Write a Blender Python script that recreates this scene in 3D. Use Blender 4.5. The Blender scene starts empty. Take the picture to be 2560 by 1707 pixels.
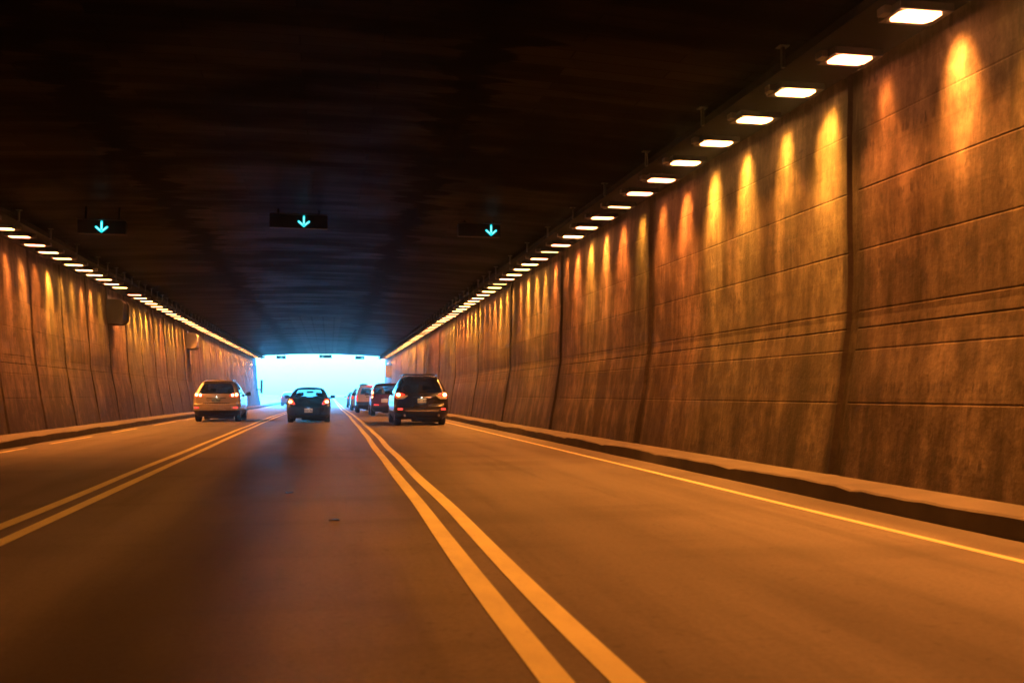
import bpy, bmesh, math, random
from math import radians, sin, cos, tan, pi, sqrt
from mathutils import Vector, Matrix
random.seed(7)
HAZE = True
S = bpy.context.scene
C = S.collection

# ------------------------------------------------------------------ camera
cam_d = bpy.data.cameras.new('camera'); cam = bpy.data.objects.new('camera', cam_d); C.objects.link(cam)
S.camera = cam
cam_d.sensor_width = 36.0; cam_d.lens = 34.29
cam_d.clip_start = 0.05; cam_d.clip_end = 3000
PSI, THE = radians(10.58), radians(3.09)
fw = Vector((sin(PSI)*cos(THE), cos(PSI)*cos(THE), sin(THE)))
cam.location = (0, 0, 1.1)
cam.rotation_euler = fw.to_track_quat('-Z', 'Y').to_euler()
cam_d.dof.use_dof = True; cam_d.dof.focus_distance = 38.0; cam_d.dof.aperture_fstop = 2.4
S.render.resolution_x, S.render.resolution_y = 1024, 682

# ------------------------------------------------------------------ sky, sun, exposure
SUN_EL, SUN_AZ = radians(52), radians(-25)          # azimuth from +Y towards +X
w = bpy.data.worlds.new('World'); S.world = w; w.use_nodes = True
nt = w.node_tree; bg = nt.nodes['Background']
sky = nt.nodes.new('ShaderNodeTexSky'); sky.sky_type = 'NISHITA'; sky.sun_disc = False
sky.sun_elevation = SUN_EL; sky.sun_rotation = SUN_AZ
sky.air_density = 1.0; sky.dust_density = 2.5; sky.ozone_density = 1.5
# the photograph is balanced for the tunnel lamps, so daylight reads cold
wb = nt.nodes.new('ShaderNodeMix'); wb.data_type = 'RGBA'; wb.blend_type = 'MULTIPLY'
wb.inputs[0].default_value = 1.0
wb.inputs[7].default_value = (0.56, 3.4, 8.0, 1)
nt.links.new(sky.outputs[0], wb.inputs[6]); nt.links.new(wb.outputs[2], bg.inputs['Color'])
bg.inputs['Strength'].default_value = 0.15
sd = bpy.data.lights.new('sun', 'SUN'); sun = bpy.data.objects.new('sun', sd); C.objects.link(sun)
sd.energy = 5.0; sd.angle = radians(0.5); sd.color = (0.22, 1.0, 1.7)
sdir = Vector((sin(SUN_AZ)*cos(SUN_EL), cos(SUN_AZ)*cos(SUN_EL), sin(SUN_EL)))
sun.rotation_euler = sdir.to_track_quat('Z', 'Y').to_euler()
S.view_settings.view_transform = 'Standard'; S.view_settings.look = 'None'
S.view_settings.exposure = 1.6; S.view_settings.gamma = 1.0
S.render.engine = 'CYCLES'
cy = S.cycles
cy.max_bounces = 7; cy.diffuse_bounces = 4; cy.glossy_bounces = 3; cy.transparent_max_bounces = 12
cy.sample_clamp_indirect = 4.0; cy.sample_clamp_direct = 0.0
cy.caustics_reflective = False; cy.caustics_refractive = False
cy.use_denoising = True; cy.use_light_tree = True

# ------------------------------------------------------------------ tunnel dimensions (metres)
EXIT = 105.0            # portal
BACK = -46.0
RX, RBASE, RTOP = 5.97, 5.68, 6.03      # right wall: kink, base, top
LX, LBASE, LTOP = -7.62, -7.28, -7.90   # left wall
KINK, TOPZ = 1.97, 5.06
KR, KL = 5.08, -6.42                    # kerb faces
LAMP_Z, LAMP_R, LAMP_L = 4.75, 5.56, -7.17
PITCH = 1.235
def zroad(y):
    t = min(1.0, max(0.0, (y-45)/50.0)); return -0.2*t*t*(3-2*t)
def zceil(x):
    t = (x+0.85)/6.9
    return 5.32 - 0.27*t*t

# ------------------------------------------------------------------ helpers
def tag(o, label=None, cat=None, group=None, kind=None):
    if label: o['label'] = label
    if cat: o['category'] = cat
    if group: o['group'] = group
    if kind: o['kind'] = kind
    return o
def mesh_obj(name, verts, faces, mat, parent=None, smooth=False, angle=None):
    me = bpy.data.meshes.new(name); me.from_pydata(verts, [], faces); me.update()
    if mat: me.materials.append(mat)
    o = bpy.data.objects.new(name, me); C.objects.link(o)
    if parent: o.parent = parent
    if smooth:
        for p in me.polygons: p.use_smooth = True
        if angle:
            try: me.set_sharp_from_angle(angle=radians(angle))
            except Exception: pass
    return o
def empty(name, loc, rz=0.0):
    o = bpy.data.objects.new(name, None); C.objects.link(o); o.location = loc; o.rotation_euler = (0, 0, rz)
    o.empty_display_size = 0.2
    return o
class MB:
    def __init__(s): s.v = []; s.f = []
    def add(s, v, f):
        n = len(s.v); s.v += [tuple(p) for p in v]; s.f += [tuple(i+n for i in q) for q in f]; return s
    def box(s, c, d, bev=0.0, rot=None):
        bm = bmesh.new(); bmesh.ops.create_cube(bm, size=1.0)
        for v in bm.verts: v.co = Vector((v.co.x*d[0], v.co.y*d[1], v.co.z*d[2]))
        if bev: bmesh.ops.bevel(bm, geom=bm.edges[:], offset=bev, segments=2, profile=0.6, affect='EDGES')
        if rot is not None: bmesh.ops.transform(bm, matrix=rot, verts=bm.verts)
        for v in bm.verts: v.co += Vector(c)
        bm.verts.index_update()
        s.add([v.co.copy() for v in bm.verts], [[v.index for v in f.verts] for f in bm.faces]); bm.free(); return s
    def cyl(s, c, r, h, axis='z', n=24, r2=None):
        r2 = r if r2 is None else r2; v = []; f = []
        for k, rr in ((-0.5, r), (0.5, r2)):
            for i in range(n):
                a = 2*pi*i/n; p = (rr*cos(a), rr*sin(a), k*h)
                if axis == 'x': p = (p[2], p[0], p[1])
                if axis == 'y': p = (p[0], p[2], p[1])
                v.append((p[0]+c[0], p[1]+c[1], p[2]+c[2]))
        for i in range(n): f.append((i, (i+1) % n, n+(i+1) % n, n+i))
        f.append(tuple(range(n-1, -1, -1))); f.append(tuple(range(n, 2*n)))
        return s.add(v, f)
    def lathe_x(s, c, prof, n=28):            # prof: (x, radius)
        v = []; f = []; m = len(prof)
        for i in range(n):
            a = 2*pi*i/n
            for x, r in prof: v.append((c[0]+x, c[1]+r*cos(a), c[2]+r*sin(a)))
        for i in range(n):
            for j in range(m-1):
                f.append((i*m+j, i*m+j+1, ((i+1) % n)*m+j+1, ((i+1) % n)*m+j))
        return s.add(v, f)
    def tube(s, pts, r, n=8):
        v = []; f = []
        for k, p in enumerate(pts):
            p = Vector(p); a = Vector(pts[max(0, k-1)]); b = Vector(pts[min(len(pts)-1, k+1)])
            t = (b-a).normalized(); u = t.orthogonal().normalized()
            ref = Vector((0, 0, 1)) if abs(t.z) < 0.9 else Vector((1, 0, 0))
            u = t.cross(ref).normalized(); q = t.cross(u)
            for i in range(n):
                an = 2*pi*i/n; v.append(p + u*(r*cos(an)) + q*(r*sin(an)))
        for k in range(len(pts)-1):
            for i in range(n): f.append((k*n+i, k*n+(i+1) % n, (k+1)*n+(i+1) % n, (k+1)*n+i))
        f.append(tuple(range(n-1, -1, -1))); f.append(tuple((len(pts)-1)*n+i for i in range(n)))
        return s.add(v, f)
    def build(s, name, mat, parent=None, smooth=False, angle=40):
        return mesh_obj(name, s.v, s.f, mat, parent, smooth, angle)
def copy_tree(o, parent=None):
    c = o.copy(); C.objects.link(c); c.parent = parent
    for ch in list(o.children): copy_tree(ch, c)
    return c

# ------------------------------------------------------------------ materials
def mat_new(name):
    m = bpy.data.materials.new(name); m.use_nodes = True
    nt = m.node_tree; return m, nt, nt.nodes['Principled BSDF']
def simple(name, col, rough=0.5, metal=0.0, coat=0.0, spec=0.5, noise=0.0, nscale=6.0, emis=None, estr=0.0):
    m, nt, b = mat_new(name)
    b.inputs['Base Color'].default_value = (*col, 1)
    b.inputs['Roughness'].default_value = rough; b.inputs['Metallic'].default_value = metal
    b.inputs['Coat Weight'].default_value = coat; b.inputs['Coat Roughness'].default_value = 0.06
    b.inputs['Specular IOR Level'].default_value = spec
    if emis:
        b.inputs['Emission Color'].default_value = (*emis, 1); b.inputs['Emission Strength'].default_value = estr
    if noise:
        tc = nt.nodes.new('ShaderNodeTexCoord'); n = nt.nodes.new('ShaderNodeTexNoise'); n.inputs['Scale'].default_value = nscale
        n.inputs['Detail'].default_value = 5
        nt.links.new(tc.outputs['Object'], n.inputs['Vector'])
        mr = nt.nodes.new('ShaderNodeMapRange'); mr.inputs[3].default_value = 1-noise; mr.inputs[4].default_value = 1+noise
        nt.links.new(n.outputs['Fac'], mr.inputs[0])
        mx = nt.nodes.new('ShaderNodeMix'); mx.data_type = 'RGBA'; mx.blend_type = 'MULTIPLY'; mx.inputs[0].default_value = 1
        mx.inputs[6].default_value = (*col, 1); nt.links.new(mr.outputs[0], mx.inputs[7]); nt.links.new(mx.outputs[2], b.inputs['Base Color'])
        m2 = nt.nodes.new('ShaderNodeMapRange'); m2.inputs[3].default_value = max(0, rough-0.12); m2.inputs[4].default_value = min(1, rough+0.12)
        nt.links.new(n.outputs['Fac'], m2.inputs[0]); nt.links.new(m2.outputs[0], b.inputs['Roughness'])
    return m
class G:      # tiny node-graph helper
    def __init__(s, nt): s.nt = nt
    def n(s, t, **k):
        x = s.nt.nodes.new(t)
        for a, v in k.items(): setattr(x, a, v)
        return x
    def put(s, sock, v):
        if isinstance(v, (int, float)): sock.default_value = v
        elif isinstance(v, (tuple, list)): sock.default_value = v
        else: s.nt.links.new(v, sock)
    def math(s, op, a, b=0.0, c=0.0):
        x = s.n('ShaderNodeMath', operation=op); s.put(x.inputs[0], a); s.put(x.inputs[1], b); s.put(x.inputs[2], c); return x.outputs[0]
    def noise(s, vec, scale, detail=4, rough=0.55, scl=(1, 1, 1), off=(0, 0, 0)):
        mp = s.n('ShaderNodeMapping'); s.put(mp.inputs['Vector'], vec); mp.inputs['Scale'].default_value = scl; mp.inputs['Location'].default_value = off
        x = s.n('ShaderNodeTexNoise'); x.inputs['Scale'].default_value = scale; x.inputs['Detail'].default_value = detail; x.inputs['Roughness'].default_value = rough
        s.put(x.inputs['Vector'], mp.outputs[0]); return x.outputs['Fac']
    def rng(s, v, a, b, c=0.0, d=1.0, smooth=True):
        x = s.n('ShaderNodeMapRange'); x.interpolation_type = 'SMOOTHSTEP' if smooth else 'LINEAR'
        s.put(x.inputs[0], v)
        for i, q in enumerate((a, b, c, d)): s.put(x.inputs[i+1], q)
        return x.outputs[0]
    def mix(s, f, a, b, mode='MIX'):
        x = s.n('ShaderNodeMix', data_type='RGBA', blend_type=mode); s.put(x.inputs[0], f)
        s.put(x.inputs[6], (*a, 1) if isinstance(a, tuple) and len(a) == 3 else a)
        s.put(x.inputs[7], (*b, 1) if isinstance(b, tuple) and len(b) == 3 else b); return x.outputs[2]

def wall_material(name, side):
    """old board-formed concrete: streaks running down, patches per pour, rows of tie marks, damp stains"""
    m, nt, b = mat_new(name); g = G(nt)
    tc = g.n('ShaderNodeTexCoord'); P = tc.outputs['Object']
    sp = g.n('ShaderNodeSeparateXYZ'); g.put(sp.inputs[0], P); y, z = sp.outputs[1], sp.outputs[2]
    big = g.noise(P, 0.35, 3, 0.5)
    streak = g.noise(P, 1.0, 6, 0.6, scl=(1, 2.3, 0.33))
    fine = g.noise(P, 1.0, 4, 0.6, scl=(2, 14.0, 1.0))
    grain = g.noise(P, 18.0, 4, 0.65)
    col = g.mix(g.rng(streak, 0.33, 0.66), (0.060, 0.044, 0.034), (0.225, 0.172, 0.132))
    col = g.mix(g.math('MULTIPLY', g.rng(big, 0.35, 0.65), 0.45), col, (0.12, 0.10, 0.08))
    col = g.mix(g.math('MULTIPLY', g.rng(fine, 0.52, 0.75), 0.35), col, (0.07, 0.06, 0.05))
    mott = g.noise(P, 3.2, 6, 0.72, scl=(1, 1, 0.6)); pit = g.noise(P, 9.0, 5, 0.75)
    col = g.mix(1.0, col, g.mix(g.rng(mott, 0.3, 0.7), (0.5, 0.5, 0.5), (1.4, 1.4, 1.4)), 'MULTIPLY')
    col = g.mix(g.math('MULTIPLY', g.rng(pit, 0.58, 0.68), 0.75 if side == 'l' else 0.5), col, (0.035, 0.03, 0.026))
    blot = g.noise(P, 1.3, 5, 0.68, off=(4, 4, 9))
    col = g.mix(g.math('MULTIPLY', g.rng(blot, 0.50, 0.62), 0.5), col, (0.055, 0.046, 0.038))
    drip = g.noise(P, 1.0, 5, 0.75, scl=(1, 5.0, 1.6), off=(2, 8, 3))
    col = g.mix(g.math('MULTIPLY', g.rng(drip, 0.60, 0.66), 0.5), col, (0.04, 0.034, 0.03))
    # each pour slightly different
    br = g.n('ShaderNodeTexBrick'); br.offset = 0.37
    cv = g.n('ShaderNodeCombineXYZ'); g.put(cv.inputs[0], g.math('ADD', y, 200.0)); g.put(cv.inputs[1], g.math('ADD', z, 20.65)); g.put(br.inputs['Vector'], cv.outputs[0])
    br.inputs['Scale'].default_value = 1.0; br.inputs['Brick Width'].default_value = 2.44; br.inputs['Row Height'].default_value = 0.70
    br.inputs['Mortar Size'].default_value = 0.006; br.inputs['Mortar Smooth'].default_value = 0.4
    br.inputs['Color1'].default_value = (0.72, 0.70, 0.66, 1); br.inputs['Color2'].default_value = (1, 1, 1, 1); br.inputs['Mortar'].default_value = (0.7, 0.67, 0.62, 1)
    col = g.mix(0.8 if side == 'r' else 0.45, col, br.outputs['Color'], 'MULTIPLY')
    # rows of small dark marks just above each pour line
    zz = g.math('FRACT', g.math('DIVIDE', g.math('ADD', z, 20.65), 0.70))
    row = g.math('MULTIPLY', g.rng(zz, 0.05, 0.11), g.rng(zz, 0.20, 0.28, 1.0, 0.0))
    dots = g.noise(P, 1.0, 2, 0.5, scl=(1, 15.0, 3.5))
    mark = g.math('MULTIPLY', g.math('MULTIPLY', row, g.rng(g.noise(P, 0.45, 2, 0.5, off=(9, 2, 4)), 0.42, 0.6)), g.rng(dots, 0.5, 0.62))
    col = g.mix(g.math('MULTIPLY', mark, 0.8), col, (0.05, 0.04, 0.035))
    spots = g.noise(P, 2.6, 1, 0.4, scl=(1, 1.0, 1.6), off=(3, 7, 1))
    col = g.mix(g.math('MULTIPLY', g.rng(spots, 0.70, 0.76), 0.65), col, (0.06, 0.045, 0.035))
    pin = g.noise(P, 1.0, 5, 0.7, scl=(1, 7.5, 0.12), off=(0, 5, 2))
    col = g.mix(g.math('MULTIPLY', g.rng(pin, 0.52, 0.64), 0.3), col, (0.05, 0.04, 0.033))
    # damp: long dark runs
    runs = g.noise(P, 1.0, 3, 0.55, scl=(1, 0.9 if side == 'r' else 1.5, 0.06), off=(0, 3.3, 0))
    amt = 0.6 if side == 'r' else 0.92
    col = g.mix(g.math('MULTIPLY', g.rng(runs, 0.52, 0.66), amt), col, (0.045, 0.036, 0.03))
    # dirt bleeding from the vertical joints
    sp0, pitch, wd = (10.38, 7.3, 0.24) if side == 'r' else (27.5, 3.05, 0.12)
    fr_ = g.math('FRACT', g.math('ADD', g.math('DIVIDE', g.math('SUBTRACT', y, sp0), pitch), 100.5))
    ds = g.math('MULTIPLY', g.math('ABSOLUTE', g.math('SUBTRACT', fr_, 0.5)), pitch)
    edge = g.noise(P, 1.0, 5, 0.7, scl=(1, 3.0, 1.1), off=(0, 1, 5))
    wdt = g.math('MULTIPLY', edge, wd*1.9)
    band = g.rng(g.math('SUBTRACT', ds, wdt), -0.08 , 0.05, 1.0, 0.0)
    rag = g.rng(g.noise(P, 4.5, 5, 0.75), 0.3, 0.6, 0.35 if side == 'l' else 0.8, 1.0)
    col = g.mix(g.math('MULTIPLY', g.math('MULTIPLY', band, rag), 0.85 if side == 'r' else 0.92), col, (0.022, 0.017, 0.014) if side == 'r' else (0.015, 0.012, 0.011))
    if side == 'l':      # flame-shaped dirt rising on the battered foot
        tooth = g.noise(P, 1.0, 3, 0.6, scl=(1, 1.9, 0.12), off=(0, 11, 0))
        lim = g.math('MULTIPLY', tooth, 3.4)
        foot = g.rng(g.math('SUBTRACT', g.math('SUBTRACT', lim, 0.55), z), 0.0, 0.35)
        hole = g.noise(P, 5.0, 5, 0.7)
        f2 = g.math('MULTIPLY', foot, g.rng(hole, 0.42, 0.58, 0.25, 1.0))
        foot_only = g.rng(z, 1.75, 1.9, 1.0, 0.0)
        col = g.mix(g.math('MULTIPLY', g.math('MULTIPLY', f2, foot_only), 0.8), col, (0.045, 0.035, 0.03))
    nt.links.new(col, b.inputs['Base Color'])
    b.inputs['Roughness'].default_value = 0.82; b.inputs['Specular IOR Level'].default_value = 0.3
    bp = g.n('ShaderNodeBump'); bp.inputs['Strength'].default_value = 0.7; bp.inputs['Distance'].default_value = 0.018
    hsum = g.math('ADD', g.math('MULTIPLY', grain, 0.3), g.math('ADD', g.math('MULTIPLY', fine, 0.4), g.math('ADD', g.math('MULTIPLY', mott, 0.9), g.math('MULTIPLY', pit, 0.3))))
    g.put(bp.inputs['Height'], hsum); nt.links.new(bp.outputs[0], b.inputs['Normal'])
    return m

def ceiling_material():
    m, nt, b = mat_new('sooty_board_concrete'); g = G(nt)
    tc = g.n('ShaderNodeTexCoord'); P = tc.outputs['Object']
    sp = g.n('ShaderNodeSeparateXYZ'); g.put(sp.inputs[0], P); x, y = sp.outputs[0], sp.outputs[1]
    # boards run across the tunnel
    cv = g.n('ShaderNodeCombineXYZ'); g.put(cv.inputs[0], g.math('ADD', x, 50.0)); g.put(cv.inputs[1], g.math('ADD', y, 100.0))
    br = g.n('ShaderNodeTexBrick'); br.offset = 0.43; g.put(br.inputs['Vector'], cv.outputs[0])
    br.inputs['Scale'].default_value = 1.0; br.inputs['Brick Width'].default_value = 2.3; br.inputs['Row Height'].default_value = 0.30
    br.inputs['Mortar Size'].default_value = 0.012
    br.inputs['Color1'].default_value = (0.006, 0.0057, 0.0057, 1); br.inputs['Color2'].default_value = (0.030, 0.027, 0.026, 1); br.inputs['Mortar'].default_value = (0.005, 0.005, 0.005, 1)
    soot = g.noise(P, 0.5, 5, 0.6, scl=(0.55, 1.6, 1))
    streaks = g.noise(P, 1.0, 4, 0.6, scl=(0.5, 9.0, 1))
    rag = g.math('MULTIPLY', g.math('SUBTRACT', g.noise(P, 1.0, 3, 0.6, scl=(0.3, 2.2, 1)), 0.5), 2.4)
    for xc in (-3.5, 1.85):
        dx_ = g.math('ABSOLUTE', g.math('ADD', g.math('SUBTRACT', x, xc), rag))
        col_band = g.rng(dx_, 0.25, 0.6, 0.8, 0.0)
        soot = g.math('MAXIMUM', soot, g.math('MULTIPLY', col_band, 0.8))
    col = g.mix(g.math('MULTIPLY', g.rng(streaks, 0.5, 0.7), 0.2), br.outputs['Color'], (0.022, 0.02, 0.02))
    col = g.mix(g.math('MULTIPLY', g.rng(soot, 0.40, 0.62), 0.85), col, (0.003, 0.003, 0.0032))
    # lighter lattice panels over the middle lane towards the exit
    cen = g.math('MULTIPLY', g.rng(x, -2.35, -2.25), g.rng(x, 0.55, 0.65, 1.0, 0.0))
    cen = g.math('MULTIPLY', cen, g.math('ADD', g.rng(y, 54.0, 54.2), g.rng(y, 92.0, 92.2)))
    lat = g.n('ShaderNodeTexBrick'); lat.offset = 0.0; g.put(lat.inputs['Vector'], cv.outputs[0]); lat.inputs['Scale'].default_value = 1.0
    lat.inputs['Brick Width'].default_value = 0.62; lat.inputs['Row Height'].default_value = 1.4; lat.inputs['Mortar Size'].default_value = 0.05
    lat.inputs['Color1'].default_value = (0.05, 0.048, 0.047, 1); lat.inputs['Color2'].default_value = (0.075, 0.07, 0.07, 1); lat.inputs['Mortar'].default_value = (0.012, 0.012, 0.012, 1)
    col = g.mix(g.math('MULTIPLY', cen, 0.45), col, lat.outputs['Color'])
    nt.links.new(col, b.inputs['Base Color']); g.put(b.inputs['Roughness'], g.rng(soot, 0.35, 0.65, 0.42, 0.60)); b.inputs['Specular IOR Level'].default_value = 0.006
    bp = g.n('ShaderNodeBump'); bp.inputs['Strength'].default_value = 0.3; bp.inputs['Distance'].default_value = 0.01
    g.put(bp.inputs['Height'], g.math('ADD', g.math('MULTIPLY', streaks, 0.6), br.outputs['Fac'])); nt.links.new(bp.outputs[0], b.inputs['Normal'])
    return m

def road_material():
    m, nt, b = mat_new('worn_asphalt'); g = G(nt)
    tc = g.n('ShaderNodeTexCoord'); P = tc.outputs['Object']
    sp = g.n('ShaderNodeSeparateXYZ'); g.put(sp.inputs[0], P); x, y = sp.outputs[0], sp.outputs[1]
    grain = g.noise(P, 30.0, 6, 0.8)
    patch = g.noise(P, 0.55, 5, 0.6, scl=(1.0, 0.35, 1))
    drag = g.noise(P, 1.0, 4, 0.55, scl=(2.6, 0.16, 1))
    cross = g.noise(P, 1.0, 3, 0.5, scl=(0.18, 0.9, 1))
    col = g.mix(g.rng(patch, 0.3, 0.7), (0.165, 0.152, 0.135), (0.245, 0.225, 0.20))
    col = g.mix(g.math('MULTIPLY', g.rng(drag, 0.45, 0.7), 0.45), col, (0.115, 0.105, 0.093))
    col = g.mix(g.math('MULTIPLY', g.rng(cross, 0.5, 0.68), 0.35), col, (0.11, 0.10, 0.09))
    mid = g.noise(P, 9.0, 4, 0.7)
    col = g.mix(g.math('MULTIPLY', g.rng(mid, 0.55, 0.72), 0.35), col, (0.06, 0.055, 0.05))
    ck = g.n('ShaderNodeTexVoronoi', feature='DISTANCE_TO_EDGE'); ck.inputs['Scale'].default_value = 0.35
    wv = g.n('ShaderNodeVectorMath', operation='ADD'); nz = g.n('ShaderNodeTexNoise'); nz.inputs['Scale'].default_value = 1.4; g.put(nz.inputs['Vector'], P)
    g.put(wv.inputs[0], P); g.put(wv.inputs[1], nz.outputs['Color']); g.put(ck.inputs['Vector'], wv.outputs[0])
    crack = g.math('MULTIPLY', g.rng(ck.outputs['Distance'], 0.0, 0.012, 1.0, 0.0), g.rng(patch, 0.5, 0.6))
    col = g.mix(g.math('MULTIPLY', crack, 0.12), col, (0.03, 0.027, 0.025))
    for xt in (-1.6, -0.1, 2.0, 3.55, -5.1, -3.6):      # worn wheel paths, slightly polished
        tr = g.rng(g.math('ABSOLUTE', g.math('SUBTRACT', x, xt)), 0.05, 0.42, 0.30, 0.0)
        col = g.mix(tr, col, (0.27, 0.25, 0.22))
    # dark shadow streak trailing the saloon, painted into the asphalt colour
    shade_streak = g.math('MULTIPLY', g.rng(x, -1.75, -1.05), g.rng(x, -0.75, -0.05, 1.0, 0.0))
    shade_streak = g.math('MULTIPLY', shade_streak, g.rng(g.noise(P, 0.8, 3, 0.5, scl=(1, 0.2, 1)), 0.25, 0.6, 0.45, 1.0))
    col = g.mix(g.math('MULTIPLY', shade_streak, 0.8), col, (0.05, 0.045, 0.042))
    col = g.mix(0.5, col, g.mix(grain, (0.1, 0.1, 0.1), (1.9, 1.9, 1.9)), 'MULTIPLY')
    nt.links.new(col, b.inputs['Base Color'])
    g.put(b.inputs['Roughness'], g.rng(patch, 0.3, 0.7, 0.42, 0.56)); b.inputs['Specular IOR Level'].default_value = 0.02
    bp = g.n('ShaderNodeBump'); bp.inputs['Strength'].default_value = 0.2; bp.inputs['Distance'].default_value = 0.005
    g.put(bp.inputs['Height'], grain); nt.links.new(bp.outputs[0], b.inputs['Normal'])
    return m
def paint_material(name='yellow_line_paint', c0=(0.95, 0.90, 0.42)):
    m, nt, b = mat_new(name); g = G(nt)
    tc = g.n('ShaderNodeTexCoord'); P = tc.outputs['Object']
    n1 = g.noise(P, 3.0, 6, 0.65, scl=(1, 0.4, 1)); n2 = g.noise(P, 40, 3, 0.6)
    col = g.mix(g.rng(n1, 0.35, 0.7), c0, tuple(k*0.84 for k in c0))
    col = g.mix(g.math('MULTIPLY', g.rng(n2, 0.60, 0.75), 0.35), col, (0.3, 0.25, 0.15))
    nt.links.new(col, b.inputs['Base Color']); b.inputs['Roughness'].default_value = 0.6
    return m
M_WR = wall_material('board_marked_concrete', 'r'); M_WL = wall_material('damp_stained_concrete', 'l')
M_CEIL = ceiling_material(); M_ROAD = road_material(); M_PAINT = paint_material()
M_EDGE = paint_material('edge_line_paint', (0.85, 0.75, 0.42))
M_KERB = simple('kerb_concrete', (0.13, 0.115, 0.10), 0.85, noise=0.6, nscale=2.2)
M_WALK = simple('ledge_concrete', (0.26, 0.235, 0.205), 0.85, noise=0.35, nscale=1.6)
M_GROUND = simple('dry_ground', (0.42, 0.42, 0.40), 0.9, noise=0.1)
M_STEEL = simple('dark_painted_steel', (0.010, 0.010, 0.011), 0.45, noise=0.2)
M_GALV = simple('dull_grey_metal', (0.12, 0.115, 0.11), 0.5, metal=0.6, noise=0.25)

# ------------------------------------------------------------------ ground outside, road, kerbs
ys = [BACK, -20, -5] + [2.0*i for i in range(0, 30)] + [60+2.5*i for i in range(0, 19)] + [110, 130, 170, 260, 420]
def strip(name, x0, x1, dz, mat, ylist=ys, nx=2, parent=None, fn=None):
    v = []; f = []
    for y in ylist:
        for i in range(nx):
            t = i/(nx-1); x = x0+(x1-x0)*t
            dx = fn(y) if fn else 0.0
            v.append((x+dx, y, zroad(y)+dz))
    for j in range(len(ylist)-1):
        for i in range(nx-1): f.append((j*nx+i, j*nx+i+1, (j+1)*nx+i+1, (j+1)*nx+i))
    return mesh_obj(name, v, f, mat, parent)
v = []; f = []
gy = [-400, BACK-1] + ys[1:-1] + [420, 2400]
gx = [-2400, -40, -9, 8, 40, 2400]
for y in gy:
    for x in gx: v.append((x, y, zroad(y)-0.12))
for j in range(len(gy)-1):
    for i in range(len(gx)-1):
        n = len(gx); f.append((j*n+i, j*n+i+1, (j+1)*n+i+1, (j+1)*n+i))
tag(mesh_obj('ground', v, f, M_GROUND), 'pale sunlit ground beyond the tunnel mouth', 'ground', kind='structure')
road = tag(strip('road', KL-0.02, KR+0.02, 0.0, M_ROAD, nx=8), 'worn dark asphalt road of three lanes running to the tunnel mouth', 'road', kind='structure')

def wob(seed, amp):
    r = random.Random(seed); ph = [(r.uniform(0, 6.3), r.uniform(0.15, 0.9), r.uniform(0.3, 1)) for _ in range(6)]
    return lambda y: amp*sum(a*sin(k*y+p) for p, k, a in ph)/2.0
ly = [BACK] + [-4+0.5*i for i in range(0, 240)] + [118, 150, 300]
def widen(sgn, near, far):          # the lane spreads a little with distance
    def fn(y):
        t = min(1, max(0, (y-8)/22.0)); return near+(far-near)*t
    return fn
def line(x0, width, fn, seed, mat, amp=0.010, name='lane_line', segs=None):
    w1, w2 = wob(seed, amp), wob(seed+50, amp*0.6)
    v = []; f = []
    yl = ly if segs is None else segs
    for y in yl:
        c = fn(y) + w1(y)
        h = width/2 + w2(y)*0.5
        v += [(x0+c-h, y, zroad(y)+0.004), (x0+c+h, y, zroad(y)+0.004)]
    for j in range(len(yl)-1): f.append((2*j, 2*j+1, 2*j+3, 2*j+2))
    return mesh_obj(name, v, f, mat, road)
line(0.875, 0.132, widen(1, 0, 0.10), 1, M_PAINT, 0.013)
line(1.14, 0.130, widen(1, 0, 0.12), 2, M_PAINT, 0.013)
line(-2.39, 0.125, widen(-1, 0, -0.11), 3, M_PAINT, 0.012)
line(-2.67, 0.125, widen(-1, 0, -0.11), 4, M_PAINT, 0.012)
line(4.49, 0.085, lambda y: 0.0, 5, M_EDGE, 0.008, 'edge_line')
for a, b_ in ((3, 17.2), (18.3, 21.5), (23.2, 27.0), (29.4, 33.0), (36, 41), (44, 52), (55, 66), (70, 104)):
    line(-6.06, 0.075, lambda y: 0.0, int(a)+9, M_EDGE, 0.008, 'edge_line', [a+(b_-a)*i/12 for i in range(13)])

def kerb(side):
    s = 1 if side == 'r' else -1; x0 = KR if side == 'r' else KL; xb = (RBASE if side == 'r' else LBASE)
    n = 500; v = []; f = []
    r = random.Random(5 if s > 0 else 6)
    yk = [BACK] + [-4+0.25*i for i in range(0, 460)] + [EXIT+6, EXIT+60]
    w1, w2 = wob(31 if s > 0 else 41, 0.018), wob(33 if s > 0 else 43, 0.012)
    for ky, y in enumerate(yk):
        j1 = w1(y*2.3)+r.uniform(-0.006, 0.006); j2 = w2(y*2.9)+r.uniform(-0.005, 0.005)
        z0 = zroad(y)
        if ky % 12 == 5: j2 -= 0.022; j1 += 0.02
        P = [(x0+s*0.00, z0-0.05), (x0+s*(0.0+j1*0.5), z0+0.02), (x0+s*(0.012+j1), z0+0.155+j2), (x0+s*(0.035+j1), z0+0.172+j2), (x0+s*0.25, z0+0.17+j2*0.5), (xb+s*0.04, z0+0.175)]
        v += [(a, y, b_) for a, b_ in P]
    m = 6
    for j in range(len(yk)-1):
        for i in range(m-1):
            q = (j*m+i, j*m+i+1, (j+1)*m+i+1, (j+1)*m+i); f.append(q if s < 0 else q[::-1])
    return v, f
for sd_, lab in (('r', 'raised rough concrete kerb ledge along the foot of the right wall'), ('l', 'raised rough concrete kerb ledge along the foot of the left wall')):
    v, f = kerb(sd_); tag(mesh_obj('kerb', v, f, M_KERB, smooth=True, angle=35), lab, 'kerb', kind='structure')

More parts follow.
